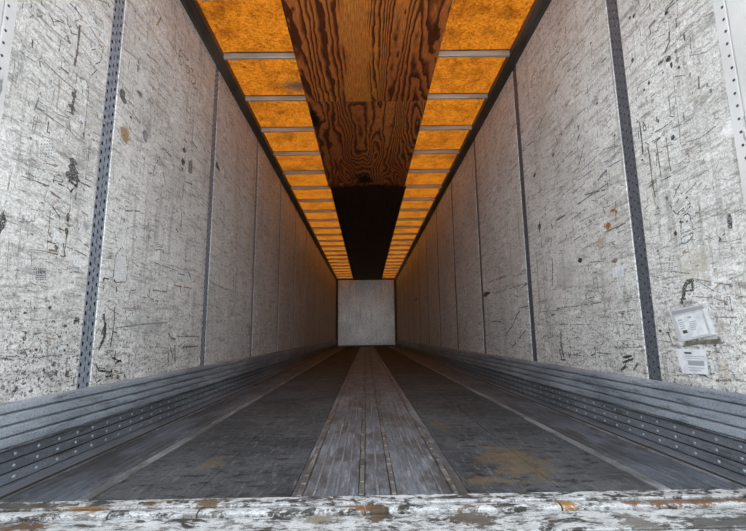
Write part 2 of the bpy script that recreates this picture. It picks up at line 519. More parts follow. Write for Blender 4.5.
# ridged centre planks and the lapped joint strips between them
joints = [-0.236, -0.045, 0.055, 0.246]
edges = [-0.260] + joints + [0.285]
for i in range(len(edges) - 1):
    a = edges[i] + (.011 if i else 0)
    b = edges[i + 1] - (.011 if i < len(edges) - 2 else 0)
    prof = [(a, -.03), (a, -.001)]
    n = max(1, round((b - a) / .033))
    for q in range(1, n):
        x = a + (b - a) * q / n
        prof += [(x - .005, -.001), (x - .003, .0035), (x + .003, .0035), (x + .005, -.001)]
    prof += [(b, -.001), (b, -.03)]
    o = extrude('ridged_plank', prof, Y0, YB, [M_CENT, M_BAR], floor)
    for p in o.data.polygons:        # ridge tops are rubbed bright
        if p.center.z > .003 and abs(p.normal.z) > .9:
            p.material_index = 1
for x in joints:
    # a strip of short laps: screw heads pinch it every 15 cm
    vs_, fs = [], []
    y = Y0
    while y < YB - .02:
        L = min(random.uniform(.07, .13), YB - y)
        w = random.uniform(.0075, .0095)
        zt = random.uniform(.003, .0065)
        bm = box_data(x - w, x + w, y + .003, y + L - .003, -.03, zt, .002)
        o = len(vs_)
        bm.verts.ensure_lookup_table()
        vs_ += [v.co.copy() for v in bm.verts]
        fs += [tuple(o + v.index for v in f.verts) for f in bm.faces]
        bm.free()
        y += L
    mesh('joint_strip', vs_, fs, M_JOINT, floor)

# ------------------------------------------------------------------ rear sill
sill = box('trim_1', -1.33, 1.33, 1.02, Y0 - .001, -0.16, -0.035, M_RAIL)  # dark base colour stands in for shade in the gaps between plates
tag(sill, 'worn white steel sill with rust across the rear opening', 'sill', kind='structure')
box('sill_plate', -1.245, 1.245, 1.325, Y0 - .003, -.035, .0020, M_SILL, sill, .002)
cuts = [-1.245, -0.745, -0.50, -0.035, 0.52, 1.245]
for a, b in zip(cuts, cuts[1:]):
    extrude('sill_bar', [(1.2715, -.035), (1.2715, -.002), (1.277, .0015), (1.285, .0035), (1.300, .0035), (1.309, .0010), (1.313, -.003), (1.313, -.035)], a + .003, b - .003, M_SILL, sill, 'x')
box('sill_step', -1.245, 1.245, 1.150, 1.2625, -.035, -.006, M_SILL, sill, .002)
box('sill_step', -1.245, 1.245, 1.03, 1.144, -.035, -.008, M_SILL, sill, .002)
domes('screw_heads', [(-1.2 + i * .082 + random.uniform(-.02, .02), 1.352 + random.uniform(-.006, .006), .0015) for i in range(30)], (0, 0, 1), .009, .0025, M_RIVET_D, sill, 10)

# ------------------------------------------------------------------ walls
SPACING = 1.3435
POSTS = [1.907 + i * SPACING for i in range(12)]
PW = 0.083
ZB, ZT = 0.262, 2.715


def post_mesh(big):
    """perforated post face: three columns of slotted holes, staggered"""
    vs_, fs, mi = [], [], []
    cols = 3
    cw = PW / cols
    pitch = 0.044
    zb, zt = 0.0, ZT - ZB
    for cidx in range(cols):
        y0, y1 = -PW / 2 + cidx * cw, -PW / 2 + (cidx + 1) * cw
        ym = (y0 + y1) / 2
        z = zb - (pitch / 2 if cidx == 1 else 0)
        while z < zt - 1e-6:
            a, b = max(z, zb), min(z + pitch, zt)
            z += pitch
            if b - a < pitch * .95:
                o = len(vs_)
                vs_ += [(0, y0, a), (0, y1, a), (0, y1, b), (0, y0, b)]
                fs.append((o, o + 1, o + 2, o + 3))
                continue
            zm = (a + b) / 2
            ry, rz = ((.0056, .0095) if cidx != 1 else (.0030, .0130)) if big else ((.0036, .0036) if cidx == 1 else (.0026, .0060))
            o = len(vs_)
            vs_ += [(0, y0, a), (0, y1, a), (0, y1, b), (0, y0, b)]
            oc = [(-.45, -1), (.45, -1), (1, -.5), (1, .5), (.45, 1), (-.45, 1), (-1, .5), (-1, -.5)]
            vs_ += [(0, ym + p * ry, zm + q * rz) for p, q in oc]
            vs_ += [(-.008, ym + p * ry, zm + q * rz) for p, q in oc]
            I = lambda i: o + 4 + i % 8
            J = lambda i: o + 12 + i % 8
            fs += [(o, o + 1, I(1), I(0)), (o + 1, I(2), I(1)), (o + 1, o + 2, I(3), I(2)), (o + 2, I(4), I(3)),
                   (o + 2, o + 3, I(5), I(4)), (o + 3, I(6), I(5)), (o + 3, o, I(7), I(6)), (o, I(0), I(7))]
            for i in range(8):
                fs.append((I(i), I(i + 1), J(i + 1), J(i)))
    nf = len(fs)
    o = len(vs_)
    vs_ += [(-.008, -PW / 2, zb), (-.008, PW / 2, zb), (-.008, PW / 2, zt), (-.008, -PW / 2, zt)]
    fs.append((o, o + 1, o + 2, o + 3))
    for y in (-PW / 2, PW / 2):
        o = len(vs_)
        vs_ += [(-.008, y, zb), (0, y, zb), (0, y, zt), (-.008, y, zt)]
        fs.append((o, o + 1, o + 2, o + 3))
    me = bpy.data.meshes.new('wall_post')
    me.from_pydata(vs_, [], fs)
    me.update()
    return me, nf


WALL = {}
PANELS = {}
for s, nm, mw, mp in ((-1, 'wall_left', M_WALL_L, M_POST_L), (1, 'wall_right', M_WALL_R, M_POST_R)):
    a, b = sorted((s * (W + .012), s * (W + .05)))
    w = box(nm, a, b, 1.30, YB + .05, -.12, ROOF + .02, M_GAP_SHADE)
    tag(w, ('left' if s < 0 else 'right') + ' trailer wall of scuffed white liner panels between perforated steel posts', 'wall', kind='structure')
    WALL[s] = w
    pm, nf = post_mesh(s < 0)
    pm.materials.append(mp)
    pm.materials.append(M_GAP_SHADE)
    pm.polygons[nf].material_index = 1
    for q in pm.polygons:
        if q.index < nf and abs(q.center.x + .004) < .0005:
            q.material_index = 1  # hole sides coloured black to paint the shade inside
    for y in POSTS:
        o = link('wall_post', pm, None, w)
        o.location = (s * (W + .0035), y, ZB)
        o.scale = (-s, 1, 1)
    ys = [1.350] + POSTS
    PANELS[s] = []
    for i in range(len(POSTS) + 1):
        y0 = 1.346 if i == 0 else POSTS[i - 1] + PW / 2 + .002
        y1 = POSTS[i] - PW / 2 - .002 if i < len(POSTS) else YB
        a, b = sorted((s * W, s * (W + .012)))
        p = box('wall_panel', a, b, y0, y1, ZB, ZT, mw, w, .0025)
        PANELS[s].append((p, y0, y1))
    pts = [(s * W, 1.5 + i * .098, 2.655 + random.uniform(-.004, .004)) for i in range(160)]
    domes('rail_rivets', pts, (-s, 0, 0), .006, .003, M_RIVET_D, w, 6)

wb = box('wall_back', -W - .01, W + .01, YB, YB + .05, -.12, ROOF + .02, M_GAP_SHADE)
tag(wb, 'white front bulkhead closing the far end of the trailer', 'wall', kind='structure')
for a, b in ((-1.163, -0.41), (-0.405, 0.405), (0.41, 1.163)):
    box('wall_panel', a, b, YB - .012, YB - .0005, 0.06, 2.745, M_WALL_B, wb, .002)
for s in (-1, 1):
    a, b = sorted((s * 1.165, s * 1.249))
    box('corner_post', a, b, YB - .05, YB - .0005, 0.0, 2.745, M_RAIL, wb, .004)
box('kick_plate', -1.185, 1.185, YB - .02, YB - .0125, 0.0, 0.07, M_RAIL, wb, .002)

# ------------------------------------------------------------------ baseboards: fluted scuff liner over riveted kick rail
for s, nm in ((-1, 'baseboard_left'), (1, 'baseboard_right')):
    bb = box(nm, *sorted((s * (W - .004), s * (W + .0115))), Y0 - .03, YB - .06, 0.002, 0.258, M_GAP_SHADE)
    tag(bb, 'fluted aluminium scuff liner with rivets along the foot of the ' + nm.split('_')[1] + ' wall', 'baseboard', kind='structure')
    # upper fluted liner
    zs = [0.124, 0.162, 0.2, 0.24, 0.272]
    prof = [(s * (W - .003), zs[0])]
    for i in range(4):
        a, b = zs[i], zs[i + 1]
        prof += [(s * (W - .022), a + .001), (s * (W - .025), a + .005), (s * (W - .023), b - .012), (s * (W - .018), b - .005)]
        prof += [(s * (W - .007), b - .004), (s * (W - .007), b)] if i < 3 else []
    prof += [(s * (W - .012), zs[4]), (s * (W - .003), zs[4])]
    extrude('scuff_liner', prof, Y0 - .03, YB - .06, M_SCUFF, bb)
    # drip edge under the liner
    box('liner_edge', *sorted((s * (W - .004), s * (W - .026))), Y0 - .03, YB - .06, .1195, .1235, M_BAR, bb)
    for i in range(3):
        z0 = .003 + i * .038
        prof = [(s * (W - .003), z0), (s * (W - .009), z0), (s * (W - .012), z0 + .003), (s * (W - .012), z0 + .030), (s * (W - .009), z0 + .033), (s * (W - .003), z0 + .033)]
        k_ = extrude('kick_rail', prof, Y0 - .03, YB - .06, M_KICK, bb)
    pts = []
    y = 1.46 + (0.0 if s < 0 else .03)
    while y < YB - .1:
        for z in (.019, .057, .095):
            pts.append((s * (W - .012), y + random.uniform(-.004, .004), z))
        y += .104
    domes('rivets', pts, (-s, 0, 0), .0065, .0035, M_RIVET, bb)
    pts = [(s * (W - .021), 1.47 + i * .21 + random.uniform(-.01, .01), z) for i in range(75) for z in (.143, .22, .256)]
    domes('liner_rivets', pts, (-s, 0, 0), .0045, .0025, M_RIVET, bb, 6)

# ------------------------------------------------------------------ top rails and rear frame
for s, nm in ((-1, 'trim_2'), (1, 'trim_3')):
    prof = [(s * 1.249, 2.703), (s * 1.238, 2.703), (s * 1.232, 2.712), (s * 1.205, 2.728), (s * 1.196, 2.742), (s * 1.186, 2.746), (s * 1.184, 2.80), (s * 1.249, 2.80)]
    t = extrude(nm, prof, 1.36, YB - .055, M_RAIL)
    tag(t, 'dark top rail where the ' + ('left' if s < 0 else 'right') + ' wall meets the amber roof', 'rail', kind='structure')
for s, nm in ((-1, 'trim_4'), (1, 'trim_5')):
    a, b = sorted((s * 1.247, s * 1.42))
    t = box(nm, a, b, 1.03, 1.298, -.16, 2.80, M_FRAME, None, .006)
    tag(t, 'white painted rear frame post at the ' + ('left' if s < 0 else 'right') + ' edge of the opening', 'post', kind='structure')
    a, b = sorted((s * 1.2465, s * 1.2615))
    box('post_flange', a, b, 1.299, 1.344, .26, 2.70, M_FRAME, t, .001)
    domes('post_rivets', [(s * 1.2465, 1.312 + random.uniform(-.003, .003), .30 + i * .047) for i in range(50)], (-s, 0, 0), .0055, .003, M_RIVET_D, t)

# ------------------------------------------------------------------ ceiling
BOWS = [2.545 + i * .6365 for i in range(-1, 24)]
ceil = box('ceiling', -1.262, 1.262, YB - .06, YB + .04, ROOF - .03, ROOF + .03, M_RAIL)
tag(ceil, 'translucent amber fibreglass roof carried on grey bows', 'ceiling', kind='structure')
yy = [1.36] + BOWS + [YB - .06]
for a, b in zip(yy, yy[1:]):
    o = mesh('roof_panel', [(-1.25, a, ROOF), (1.25, a, ROOF), (1.25, b, ROOF), (-1.25, b, ROOF)], [(0, 1, 2, 3)], M_ROOF, ceil)
SK = -0.017
bp = [(-.016, ROOF - .0035), (-.013, ROOF - .040), (-.010, ROOF - .045), (.010, ROOF - .045), (.013, ROOF - .040), (.016, ROOF - .0035)]
bow_me = None
for i, y in enumerate(BOWS):
    if bow_me is None:
        o = extrude('roof_bow', [(p, q - ROOF) for p, q in bp], -1.183, 1.183, M_BOW, ceil, 'x', 4)
        for v in o.data.vertices:
            v.co.y += SK * v.co.x
        bow_me = o.data
        sm = box('bow_shade', -1.18, 1.18, -.027, .027, -.0030, -.0005, M_RAIL)  # added dark strip paints the shade line along each bow
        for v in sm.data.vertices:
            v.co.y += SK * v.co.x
        shade_me = sm.data
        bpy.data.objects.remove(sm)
        br = box('bow_bracket', -.022, .022, -.019, .019, -.0475, -.001, M_BOW, None, .003)
        br_me = br.data
        bpy.data.objects.remove(br)
    else:
        o = link('roof_bow', bow_me, None, ceil)
    o.location = (0, y, ROOF)
    link('bow_shade_strip', shade_me, None, o)
    for x in (-1.10, 1.10):
        b_ = link('bow_bracket', br_me, None, o)
        b_.location = (x, SK * x, 0)

# ------------------------------------------------------------------ plywood sheets screwed under the bows
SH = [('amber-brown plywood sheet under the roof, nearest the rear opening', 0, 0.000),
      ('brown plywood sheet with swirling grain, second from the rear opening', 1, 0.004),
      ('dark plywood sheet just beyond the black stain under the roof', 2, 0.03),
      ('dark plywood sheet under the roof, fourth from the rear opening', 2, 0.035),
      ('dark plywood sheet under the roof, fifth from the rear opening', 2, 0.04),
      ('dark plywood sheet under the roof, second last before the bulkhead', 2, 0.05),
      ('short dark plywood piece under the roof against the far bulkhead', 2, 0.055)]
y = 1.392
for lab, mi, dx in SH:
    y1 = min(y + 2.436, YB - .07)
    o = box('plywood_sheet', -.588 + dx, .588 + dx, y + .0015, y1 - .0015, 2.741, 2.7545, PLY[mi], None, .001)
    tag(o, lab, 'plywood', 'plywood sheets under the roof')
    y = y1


# ------------------------------------------------------------------ marks on the walls
class Marks:
    """flat strokes and blots on one wall panel, a fraction of a millimetre proud"""
    def __init__(self, s, parent):
        self.s, self.parent = s, parent
        self.v, self.f, self.c = [], [], []
        self.layer = 0

    def add(self, pts, col):
        o = len(self.v)
        self.layer = (self.layer + 1) % 9
        x = self.s * (W - .0006 - .00012 * self.layer)
        self.v += [(x, p[0], p[1]) for p in pts]
        self.f.append(tuple(range(o, o + len(pts))))
        self.c.append(col)

    def stroke(self, pts, w, col, broken=0.15, jit=0.3, rnd=random):
        """pts in (y,z) metres"""
        P = []
        for (a, b), (c_, d) in zip(pts, pts[1:]):
            L = math.hypot(c_ - a, d - b)
            n = max(1, min(14, int(L / max(w * 2.2, .008))))
            for i in range(n):
                t = i / n
                P.append((a + (c_ - a) * t, b + (d - b) * t))
        P.append(pts[-1])
        for i in range(len(P) - 1):
            if rnd.random() < broken:
                continue
            (a, b), (c_, d) = P[i], P[i + 1]
            L = math.hypot(c_ - a, d - b) or 1e-6
            nx, ny = -(d - b) / L, (c_ - a) / L
            w0 = w / 2 * rnd.uniform(1 - jit * 1.6, 1 + jit)
            w1 = w / 2 * rnd.uniform(1 - jit * 1.6, 1 + jit)
            k_ = rnd.uniform(.85, 1.2)
            self.add([(a + nx * w0, b + ny * w0), (a - nx * w0, b - ny * w0), (c_ - nx * w1, d - ny * w1), (c_ + nx * w1, d + ny * w1)],
                     tuple(min(1, x * k_) for x in col))

    def blot(self, cy_, cz, ry, rz, col, n=11, jit=.35, rnd=random):
        self.add([(cy_ + math.cos(2 * math.pi * i / n) * ry * rnd.uniform(1 - jit, 1 + jit), cz + math.sin(2 * math.pi * i / n) * rz * rnd.uniform(1 - jit, 1 + jit)) for i in range(n)], col)

    def build(self):
        if not self.f:
            return
        me = bpy.data.meshes.new('scuff_marks')
        me.from_pydata(self.v, [], self.f)
        me.update()
        ca = me.color_attributes.new('Col', 'FLOAT_COLOR', 'CORNER')
        for p in me.polygons:
            for li in p.loop_indices:
                ca.data[li].color = (*self.c[p.index], 1)
        o = link('scuff_marks', me, M_MARK, self.parent)
        o['kind'] = 'stuff'


MK = {s: [Marks(s, p) for p, a, b in PANELS[s]] for s in (-1, 1)}


def which(s, y):
    for i, (p, a, b) in enumerate(PANELS[s]):
        if a - .01 <= y <= b + .01:
            return i, a, b
    return None


Z = 742 / 130
DK, GR, BR, OC, WH, BL, RU = (.055, .053, .05), (.20, .195, .19), (.12, .095, .07), (.38, .24, .09), (.86, .87, .87), (.13, .15, .22), (.40, .17, .03)


def px(s, org, a, b):
    h = hit(org[0] + a / Z, org[1] + b / Z, 0, s * W)
    return h.y, h.z


def M(s, org, pts, w, col, broken=.12):
    P = [px(s, org, a, b) for a, b in pts]
    ym = sum(p[0] for p in P) / len(P)
    wh = which(s, ym)
    if not wh:
        return
    i, a, b = wh
    P = [(min(max(y, a + .004), b - .004), min(max(z, .275), 2.69)) for y, z in P]
    # stroke width is given in zoomed pixels: scale by distance
    MK[s][i].stroke(P, w / Z * ym / FPX * 1.12, col if col[0] > .5 else tuple(x * .85 for x in col), broken)


def B(s, org, a, b, ra, rb, col, n=11):
    y, z = px(s, org, a, b)
    wh = which(s, y)
    if not wh:
        return
    i, lo, hi = wh
    y2, _ = px(s, org, a + ra, b)
    _, z2 = px(s, org, a, b + rb)
    ry = min(abs(y2 - y), y - lo - .003, hi - y - .003)
    if ry > 0:
        MK[s][i].blot(y, z, ry, abs(z2 - z), col, n)


def grid(s, org, a0, a1, b0, b1, na, nb, col, skew=0):
    for i in range(na):
        for j in range(nb):
            B(s, org, a0 + (a1 - a0) * i / (na - 1) + skew * j, b0 + (b1 - b0) * j / (nb - 1), 4, 4, col, 6)


# ---- left wall, panel by panel as the photograph shows it
o = (0, 0)
for p, w, c in (([(380, 0), (430, 50), (465, 95), (470, 105)], 9, GR), ([(425, 110), (440, 160), (465, 150), (450, 112), (425, 122)], 6, GR),
                ([(455, 140), (450, 200), (440, 290), (425, 375)], 17, (.17, .15, .14)), ([(210, 80), (300, 170), (400, 250)], 6, GR),
                ([(210, 50), (230, 75)], 8, GR), ([(170, 100), (190, 85), (215, 95), (240, 90)], 6, GR), ([(275, 80), (300, 115), (310, 150)], 9, GR),
                ([(300, 125), (365, 120)], 6, GR), ([(385, 90), (385, 130), (410, 190), (440, 200)], 8, GR), ([(345, 165), (380, 190), (360, 160)], 6, GR),
                ([(255, 205), (300, 250), (330, 270), (360, 290), (400, 340)], 16, WH), ([(260, 200), (285, 215), (300, 245)], 5, GR),
                ([(185, 180), (184, 225), (182, 272)], 18, (.10, .10, .095)), ([(110, 190), (120, 240), (150, 280), (165, 300)], 5, GR),
                ([(210, 235), (240, 270), (235, 330), (210, 345)], 5, GR), ([(110, 285), (150, 320), (200, 355)], 7, GR),
                ([(250, 350), (330, 430), (400, 490), (415, 500)], 6, GR), ([(345, 385), (390, 420)], 12, GR), ([(225, 345), (230, 385)], 11, GR),
                ([(475, 300), (545, 398)], 5, DK), ([(520, 432), (553, 396)], 5, DK), ([(505, 242), (518, 240), (522, 285), (550, 280), (580, 320), (572, 355), (543, 366)], 6, DK),
                ([(510, 150), (540, 200), (565, 240)], 8, GR), ([(570, 235), (592, 250), (580, 270), (565, 250)], 6, DK), ([(590, 250), (620, 300)], 5, GR),
                ([(455, 440), (490, 460), (505, 500), (480, 500), (455, 455)], 6, GR), ([(130, 15), (125, 50)], 7, GR), ([(440, 420), (430, 480)], 7, GR),
                ([(330, 420), (345, 460)], 8, WH), ([(80, 330), (85, 430), (100, 435), (105, 340)], 4, GR), ([(560, 0), (620, 20)], 5, GR),
                ([(150, 440), (230, 500)], 4, GR), ([(470, 330), (440, 300)], 4, GR), ([(380, 200), (400, 250)], 16, (.25, .24, .23))):
    M(-1, o, p, w, c)
B(-1, o, 590, 190, 18, 18, WH)
B(-1, o, 520, 115, 14, 26, WH)
B(-1, o, 480, 480, 20, 28, WH)
o = (0, 90)
for p, w, c in (([(212, 60), (206, 100), (300, 165), (370, 215), (405, 230)], 6, GR), ([(215, 60), (290, 110), (330, 140), (390, 160)], 5, GR), ([(390, 150), (400, 230)], 5, GR),
                ([(378, 215), (372, 242)], 6, GR), ([(265, 170), (258, 240)], 12, WH), ([(275, 180), (268, 240), (300, 250)], 8, DK), ([(240, 260), (300, 285)], 5, GR),
                ([(430, 0), (415, 80), (410, 140)], 18, (.16, .15, .14)), ([(480, 20), (490, 60), (480, 90)], 16, WH), ([(505, 0), (490, 150), (475, 290)], 5, GR), ([(475, 240), (473, 290)], 8, DK),
                ([(450, 160), (465, 190), (490, 180)], 6, GR), ([(380, 120), (420, 140)], 8, DK),
                ([(60, 385), (150, 425), (250, 460)], 5, GR), ([(120, 490), (220, 525)], 5, GR), ([(303, 528), (310, 490), (340, 483), (358, 528)], 6, DK),
                ([(195, 150), (180, 240)], 5, GR), ([(215, 150), (195, 230)], 5, GR), ([(160, 70), (165, 95)], 6, DK), ([(500, 250), (540, 290)], 7, GR), ([(530, 240), (570, 260)], 6, GR), ([(390, 345), (430, 370)], 5, GR),
                ([(450, 490), (520, 520)], 5, GR), ([(560, 20), (568, 60)], 6, GR)):
    M(-1, o, p, w, c)
grid(-1, o, 238, 300, 290, 380, 5, 6, GR, -2)
grid(-1, o, 478, 505, 340, 400, 3, 6, GR)
for a, b, ra, rb in ((415, 410, 22, 22), (415, 455, 26, 30), (400, 495, 30, 24), (430, 505, 24, 22), (420, 30, 14, 18), (410, 100, 18, 16), (175, 275, 8, 8)):
    B(-1, o, a, b, ra, rb, (.11, .105, .10))
B(-1, o, 470, 170, 18, 22, WH)
B(-1, o, 420, 380, 14, 10, WH)
o = (0, 180)
for p, w, c in (([(195, 5), (280, 35)], 6, DK), ([(330, 20), (380, 40), (410, 70)], 7, DK), ([(450, 10), (515, 40)], 7, DK), ([(435, 70), (430, 115)], 6, DK), ([(390, 0), (440, 40)], 14, DK), ([(400, 70), (440, 20)], 10, DK), ([(300, 0), (380, 20)], 5, DK),
                ([(290, 135), (275, 300), (265, 410)], 5, BR), ([(405, 80), (395, 200), (380, 300), (365, 440)], 6, BR), ([(265, 410), (330, 425), (365, 440)], 6, BR), ([(370, 378), (440, 405), (495, 435)], 5, BR),
                ([(295, 145), (340, 215)], 8, DK), ([(335, 275), (385, 300), (375, 335)], 8, BR), ([(270, 350), (320, 365)], 9, BR), ([(275, 400), (325, 405)], 12, (.25, .2, .15)), ([(360, 360), (370, 440)], 10, BR), ([(285, 300), (282, 350)], 7, BR),
                ([(430, 220), (445, 245)], 5, GR), ([(470, 190), (500, 200), (500, 240)], 4, GR), ([(170, 395), (260, 408)], 4, GR), ([(175, 410), (180, 490)], 5, GR), ([(105, 240), (200, 235)], 4, GR), ([(380, 460), (380, 520)], 4, GR), ([(20, 170), (35, 195)], 6, DK), ([(100, 50), (150, 70)], 4, GR), ([(50, 330), (40, 500)], 3, GR)):
    M(-1, o, p, w, c)
for a, b, ra, rb, c in ((385, 215, 10, 26, BR), (378, 290, 10, 20, BR), (325, 325, 20, 24, WH), (305, 215, 14, 20, WH), (310, 285, 16, 10, WH), (12, 245, 22, 54, DK), (440, 465, 28, 26, WH), (180, 310, 8, 8, GR), (320, 385, 14, 12, BR), (15, 235, 5, 5, WH)):
    B(-1, o, a, b, ra, rb, c)
grid(-1, o, 195, 255, 508, 525, 6, 2, DK)
o = (0, 270)
grid(-1, o, 205, 260, 5, 55, 6, 5, DK)
for p, w, c in (([(190, 65), (265, 75)], 4, GR), ([(590, 65), (592, 45), (620, 52), (660, 65), (665, 125)], 9, DK), ([(592, 60), (590, 110)], 7, DK), ([(585, 190), (590, 250), (600, 330), (592, 390), (562, 455)], 20, (.09, .08, .07)),
                ([(605, 300), (580, 370)], 22, (.09, .08, .07)), ([(655, 210), (650, 300), (640, 370), (625, 465)], 8, DK), ([(640, 350), (670, 360)], 6, DK), ([(570, 350), (610, 365)], 8, (.4, .38, .35)),
                ([(0, 490), (200, 500), (380, 480)], 4, BL), ([(430, 285), (450, 300)], 14, DK)):
    M(-1, o, p, w, c)
rs = random.Random(3)
for i in range(420):
    a, b = rs.uniform(5, 450), rs.triangular(60, 860, 620)
    q = rs.uniform(2, 6) * (2.2 if rs.random() < .06 else 1)
    g_ = rs.uniform(.05, .22)
    B(-1, o, a, b, q, q * rs.uniform(.6, 1.5), (g_, g_, g_), 7)
for a, b in ((430, 290), (370, 318), (340, 380), (285, 215), (205, 455), (145, 360), (80, 690)):
    B(-1, o, a, b, 10, 9, DK)
o = (0, 360)
for p, w, c in (([(545, 20), (560, 60), (640, 70)], 14, DK), ([(548, 128), (600, 95), (665, 85), (672, 108)], 12, DK), ([(655, 18), (690, 2)], 18, DK), ([(560, 45), (610, 50), (670, 65)], 7, BR), ([(700, 70), (720, 115)], 7, DK), ([(550, 60), (545, 120)], 6, DK), ([(600, 75), (680, 90)], 5, (.35, .3, .22)), ([(270, 65), (320, 75)], 6, GR)):
    M(-1, o, p, w, c)
o = (100, 0)
# ochre number chalked near the top rail, and an X before it
for p, w, c in (([(428, 255), (436, 312)], 8, OC), ([(470, 285), (452, 290), (452, 318), (470, 325), (478, 355), (462, 372), (450, 358)], 7, OC),
                ([(505, 340), (488, 345), (490, 372), (506, 378), (512, 408), (498, 420), (488, 405)], 7, OC), ([(515, 388), (532, 400), (522, 425), (540, 440), (545, 472), (528, 480), (518, 458)], 8, (.40, .20, .05)),
                ([(325, 60), (350, 100), (320, 145)], 9, OC), ([(345, 95), (330, 150)], 6, OC), ([(390, 170), (395, 235)], 6, (.45, .36, .24)), ([(420, 215), (440, 260)], 6, (.45, .36, .24)),
                ([(265, 310), (320, 352)], 7, GR), ([(140, 280), (200, 330), (260, 400)], 6, (.35, .34, .32)), ([(220, 340), (215, 410)], 14, (.28, .27, .26)), ([(210, 420), (220, 480)], 12, WH), ([(150, 130), (260, 250), (330, 330)], 5, WH), ([(250, 360), (330, 450)], 5, WH),
                ([(370, 340), (385, 370)], 8, GR), ([(235, 90), (250, 130)], 6, OC), ([(380, 200), (520, 380)], 4, WH), ([(190, 60), (240, 110)], 5, GR)):
    M(-1, o, p, w, c)
o = (100, 90)
for a, b, ra, rb, c in ((128, 25, 20, 30, (.14, .135, .13)), (135, 55, 18, 18, (.18, .17, .16)), (228, 20, 18, 18, (.2, .19, .18)), (175, 157, 8, 8, DK), (472, 410, 10, 22, DK), (480, 345, 9, 18, (.12, .115, .11)), (515, 440, 14, 42, (.26, .255, .25)), (470, 450, 5, 8, DK),
                        (258, 262, 14, 34, (.26, .26, .26)), (262, 262, 5, 20, (.5, .5, .5)), (668, 430, 9, 18, DK), (676, 448, 9, 14, DK), (610, 125, 9, 9, WH), (240, 225, 10, 9, WH)):
    B(-1, o, a, b, ra, rb, c)
for p, w, c in (([(525, 295), (555, 335)], 8, DK), ([(355, 325), (405, 380)], 6, DK), ([(485, 235), (502, 258)], 6, DK), ([(480, 280), (495, 300)], 8, DK), ([(320, 140), (345, 160)], 6, DK), ([(340, 20), (370, 55)], 6, DK), ([(370, 160), (410, 230)], 5, GR), ([(270, 50), (300, 80)], 6, GR), ([(180, 120), (230, 190)], 6, GR), ([(340, 380), (310, 440), (300, 520)], 6, GR), ([(245, 220), (240, 300)], 6, WH), ([(260, 0), (250, 120)], 6, WH), ([(590, 320), (600, 350)], 9, GR), ([(110, 280), (150, 325)], 5, GR), ([(445, 40), (460, 60)], 6, GR), ([(360, 470), (370, 520)], 8, GR), ([(280, 195), (305, 230)], 6, GR)):
    M(-1, o, p, w, c)
o = (80, 180)
for p, w, c in (([(255, 175), (340, 178)], 8, (.16, .15, .14)), ([(590, 30), (585, 100)], 9, DK), ([(635, 10), (640, 70)], 7, GR), ([(576, 180), (580, 215), (572, 290)], 8, (.13, .08, .07)), ([(395, 290), (390, 370)], 7, GR), ([(375, 290), (405, 290)], 6, GR),
                ([(210, 60), (320, 105)], 7, WH), ([(220, 290), (340, 340)], 8, WH), ([(165, 50), (200, 70)], 6, WH), ([(430, 400), (460, 395), (478, 415)], 5, DK), ([(460, 400), (460, 460)], 5, GR), ([(605, 350), (600, 470)], 7, (.5, .5, .49)), ([(605, 430), (600, 475)], 6, DK), ([(545, 275), (560, 300)], 9, DK), ([(655, 280), (660, 320)], 7, DK), ([(600, 10), (640, 25)], 8, GR), ([(420, 470), (560, 520)], 5, GR), ([(200, 310), (205, 370)], 5, GR), ([(350, 10), (360, 30)], 6, GR)):
    M(-1, o, p, w, c)
# pale torn outline of a removed sticker
for a, b, ra, rb in ((235, 420, 24, 34), (232, 470, 32, 40), (230, 520, 38, 40), (228, 555, 36, 30)):
    B(-1, o, a, b, ra, rb, (.80, .81, .80))
M(-1, o, [(195, 580), (190, 530), (205, 430), (237, 380), (262, 430), (270, 530), (262, 580), (195, 585)], 5, DK)
o = (80, 270)
for p, w, c in (([(535, 85), (575, 95), (640, 105)], 7, RU), ([(573, 60), (573, 130)], 6, BR), ([(415, 115), (495, 125)], 7, GR), ([(350, 150), (450, 180)], 6, GR), ([(278, 170), (285, 120), (320, 112)], 5, DK), ([(505, 360), (520, 390), (545, 395)], 9, DK), ([(541, 400), (540, 530)], 10, (.10, .09, .08)), ([(503, 470), (504, 530)], 9, (.10, .09, .08)), ([(515, 440), (530, 500)], 8, BR), ([(510, 270), (512, 350)], 4, GR),
                ([(200, 330), (350, 310), (500, 300)], 8, (.35, .35, .35)), ([(590, 440), (680, 435)], 6, GR), ([(430, 250), (520, 245)], 8, WH), ([(550, 380), (680, 378)], 6, (.34, .33, .32)), ([(240, 440), (290, 440)], 5, BL), ([(395, 440), (480, 440)], 4, GR), ([(620, 10), (630, 45)], 8, DK), ([(430, 0), (425, 60)], 6, GR), ([(560, 20), (600, 30)], 5, DK), ([(180, 500), (240, 525)], 10, DK)):
    M(-1, o, p, w, c)
o = (200, 260)
for p, w, c in (([(352, 135), (355, 285)], 6, WH), ([(281, 375), (276, 460)], 10, DK), ([(470, 70), (470, 125)], 7, DK), ([(85, 160), (82, 240)], 5, DK), ([(190, 90), (190, 150)], 5, DK), ([(265, 120), (262, 150)], 5, DK), ([(30, 480), (130, 470)], 6, WH), ([(60, 130), (160, 170)], 5, GR), ([(475, 300), (480, 360)], 5, DK), ([(375, 390), (372, 450)], 6, (.5, .5, .48)), ([(350, 400), (355, 440)], 6, DK)):
    M(-1, o, p, w, c)

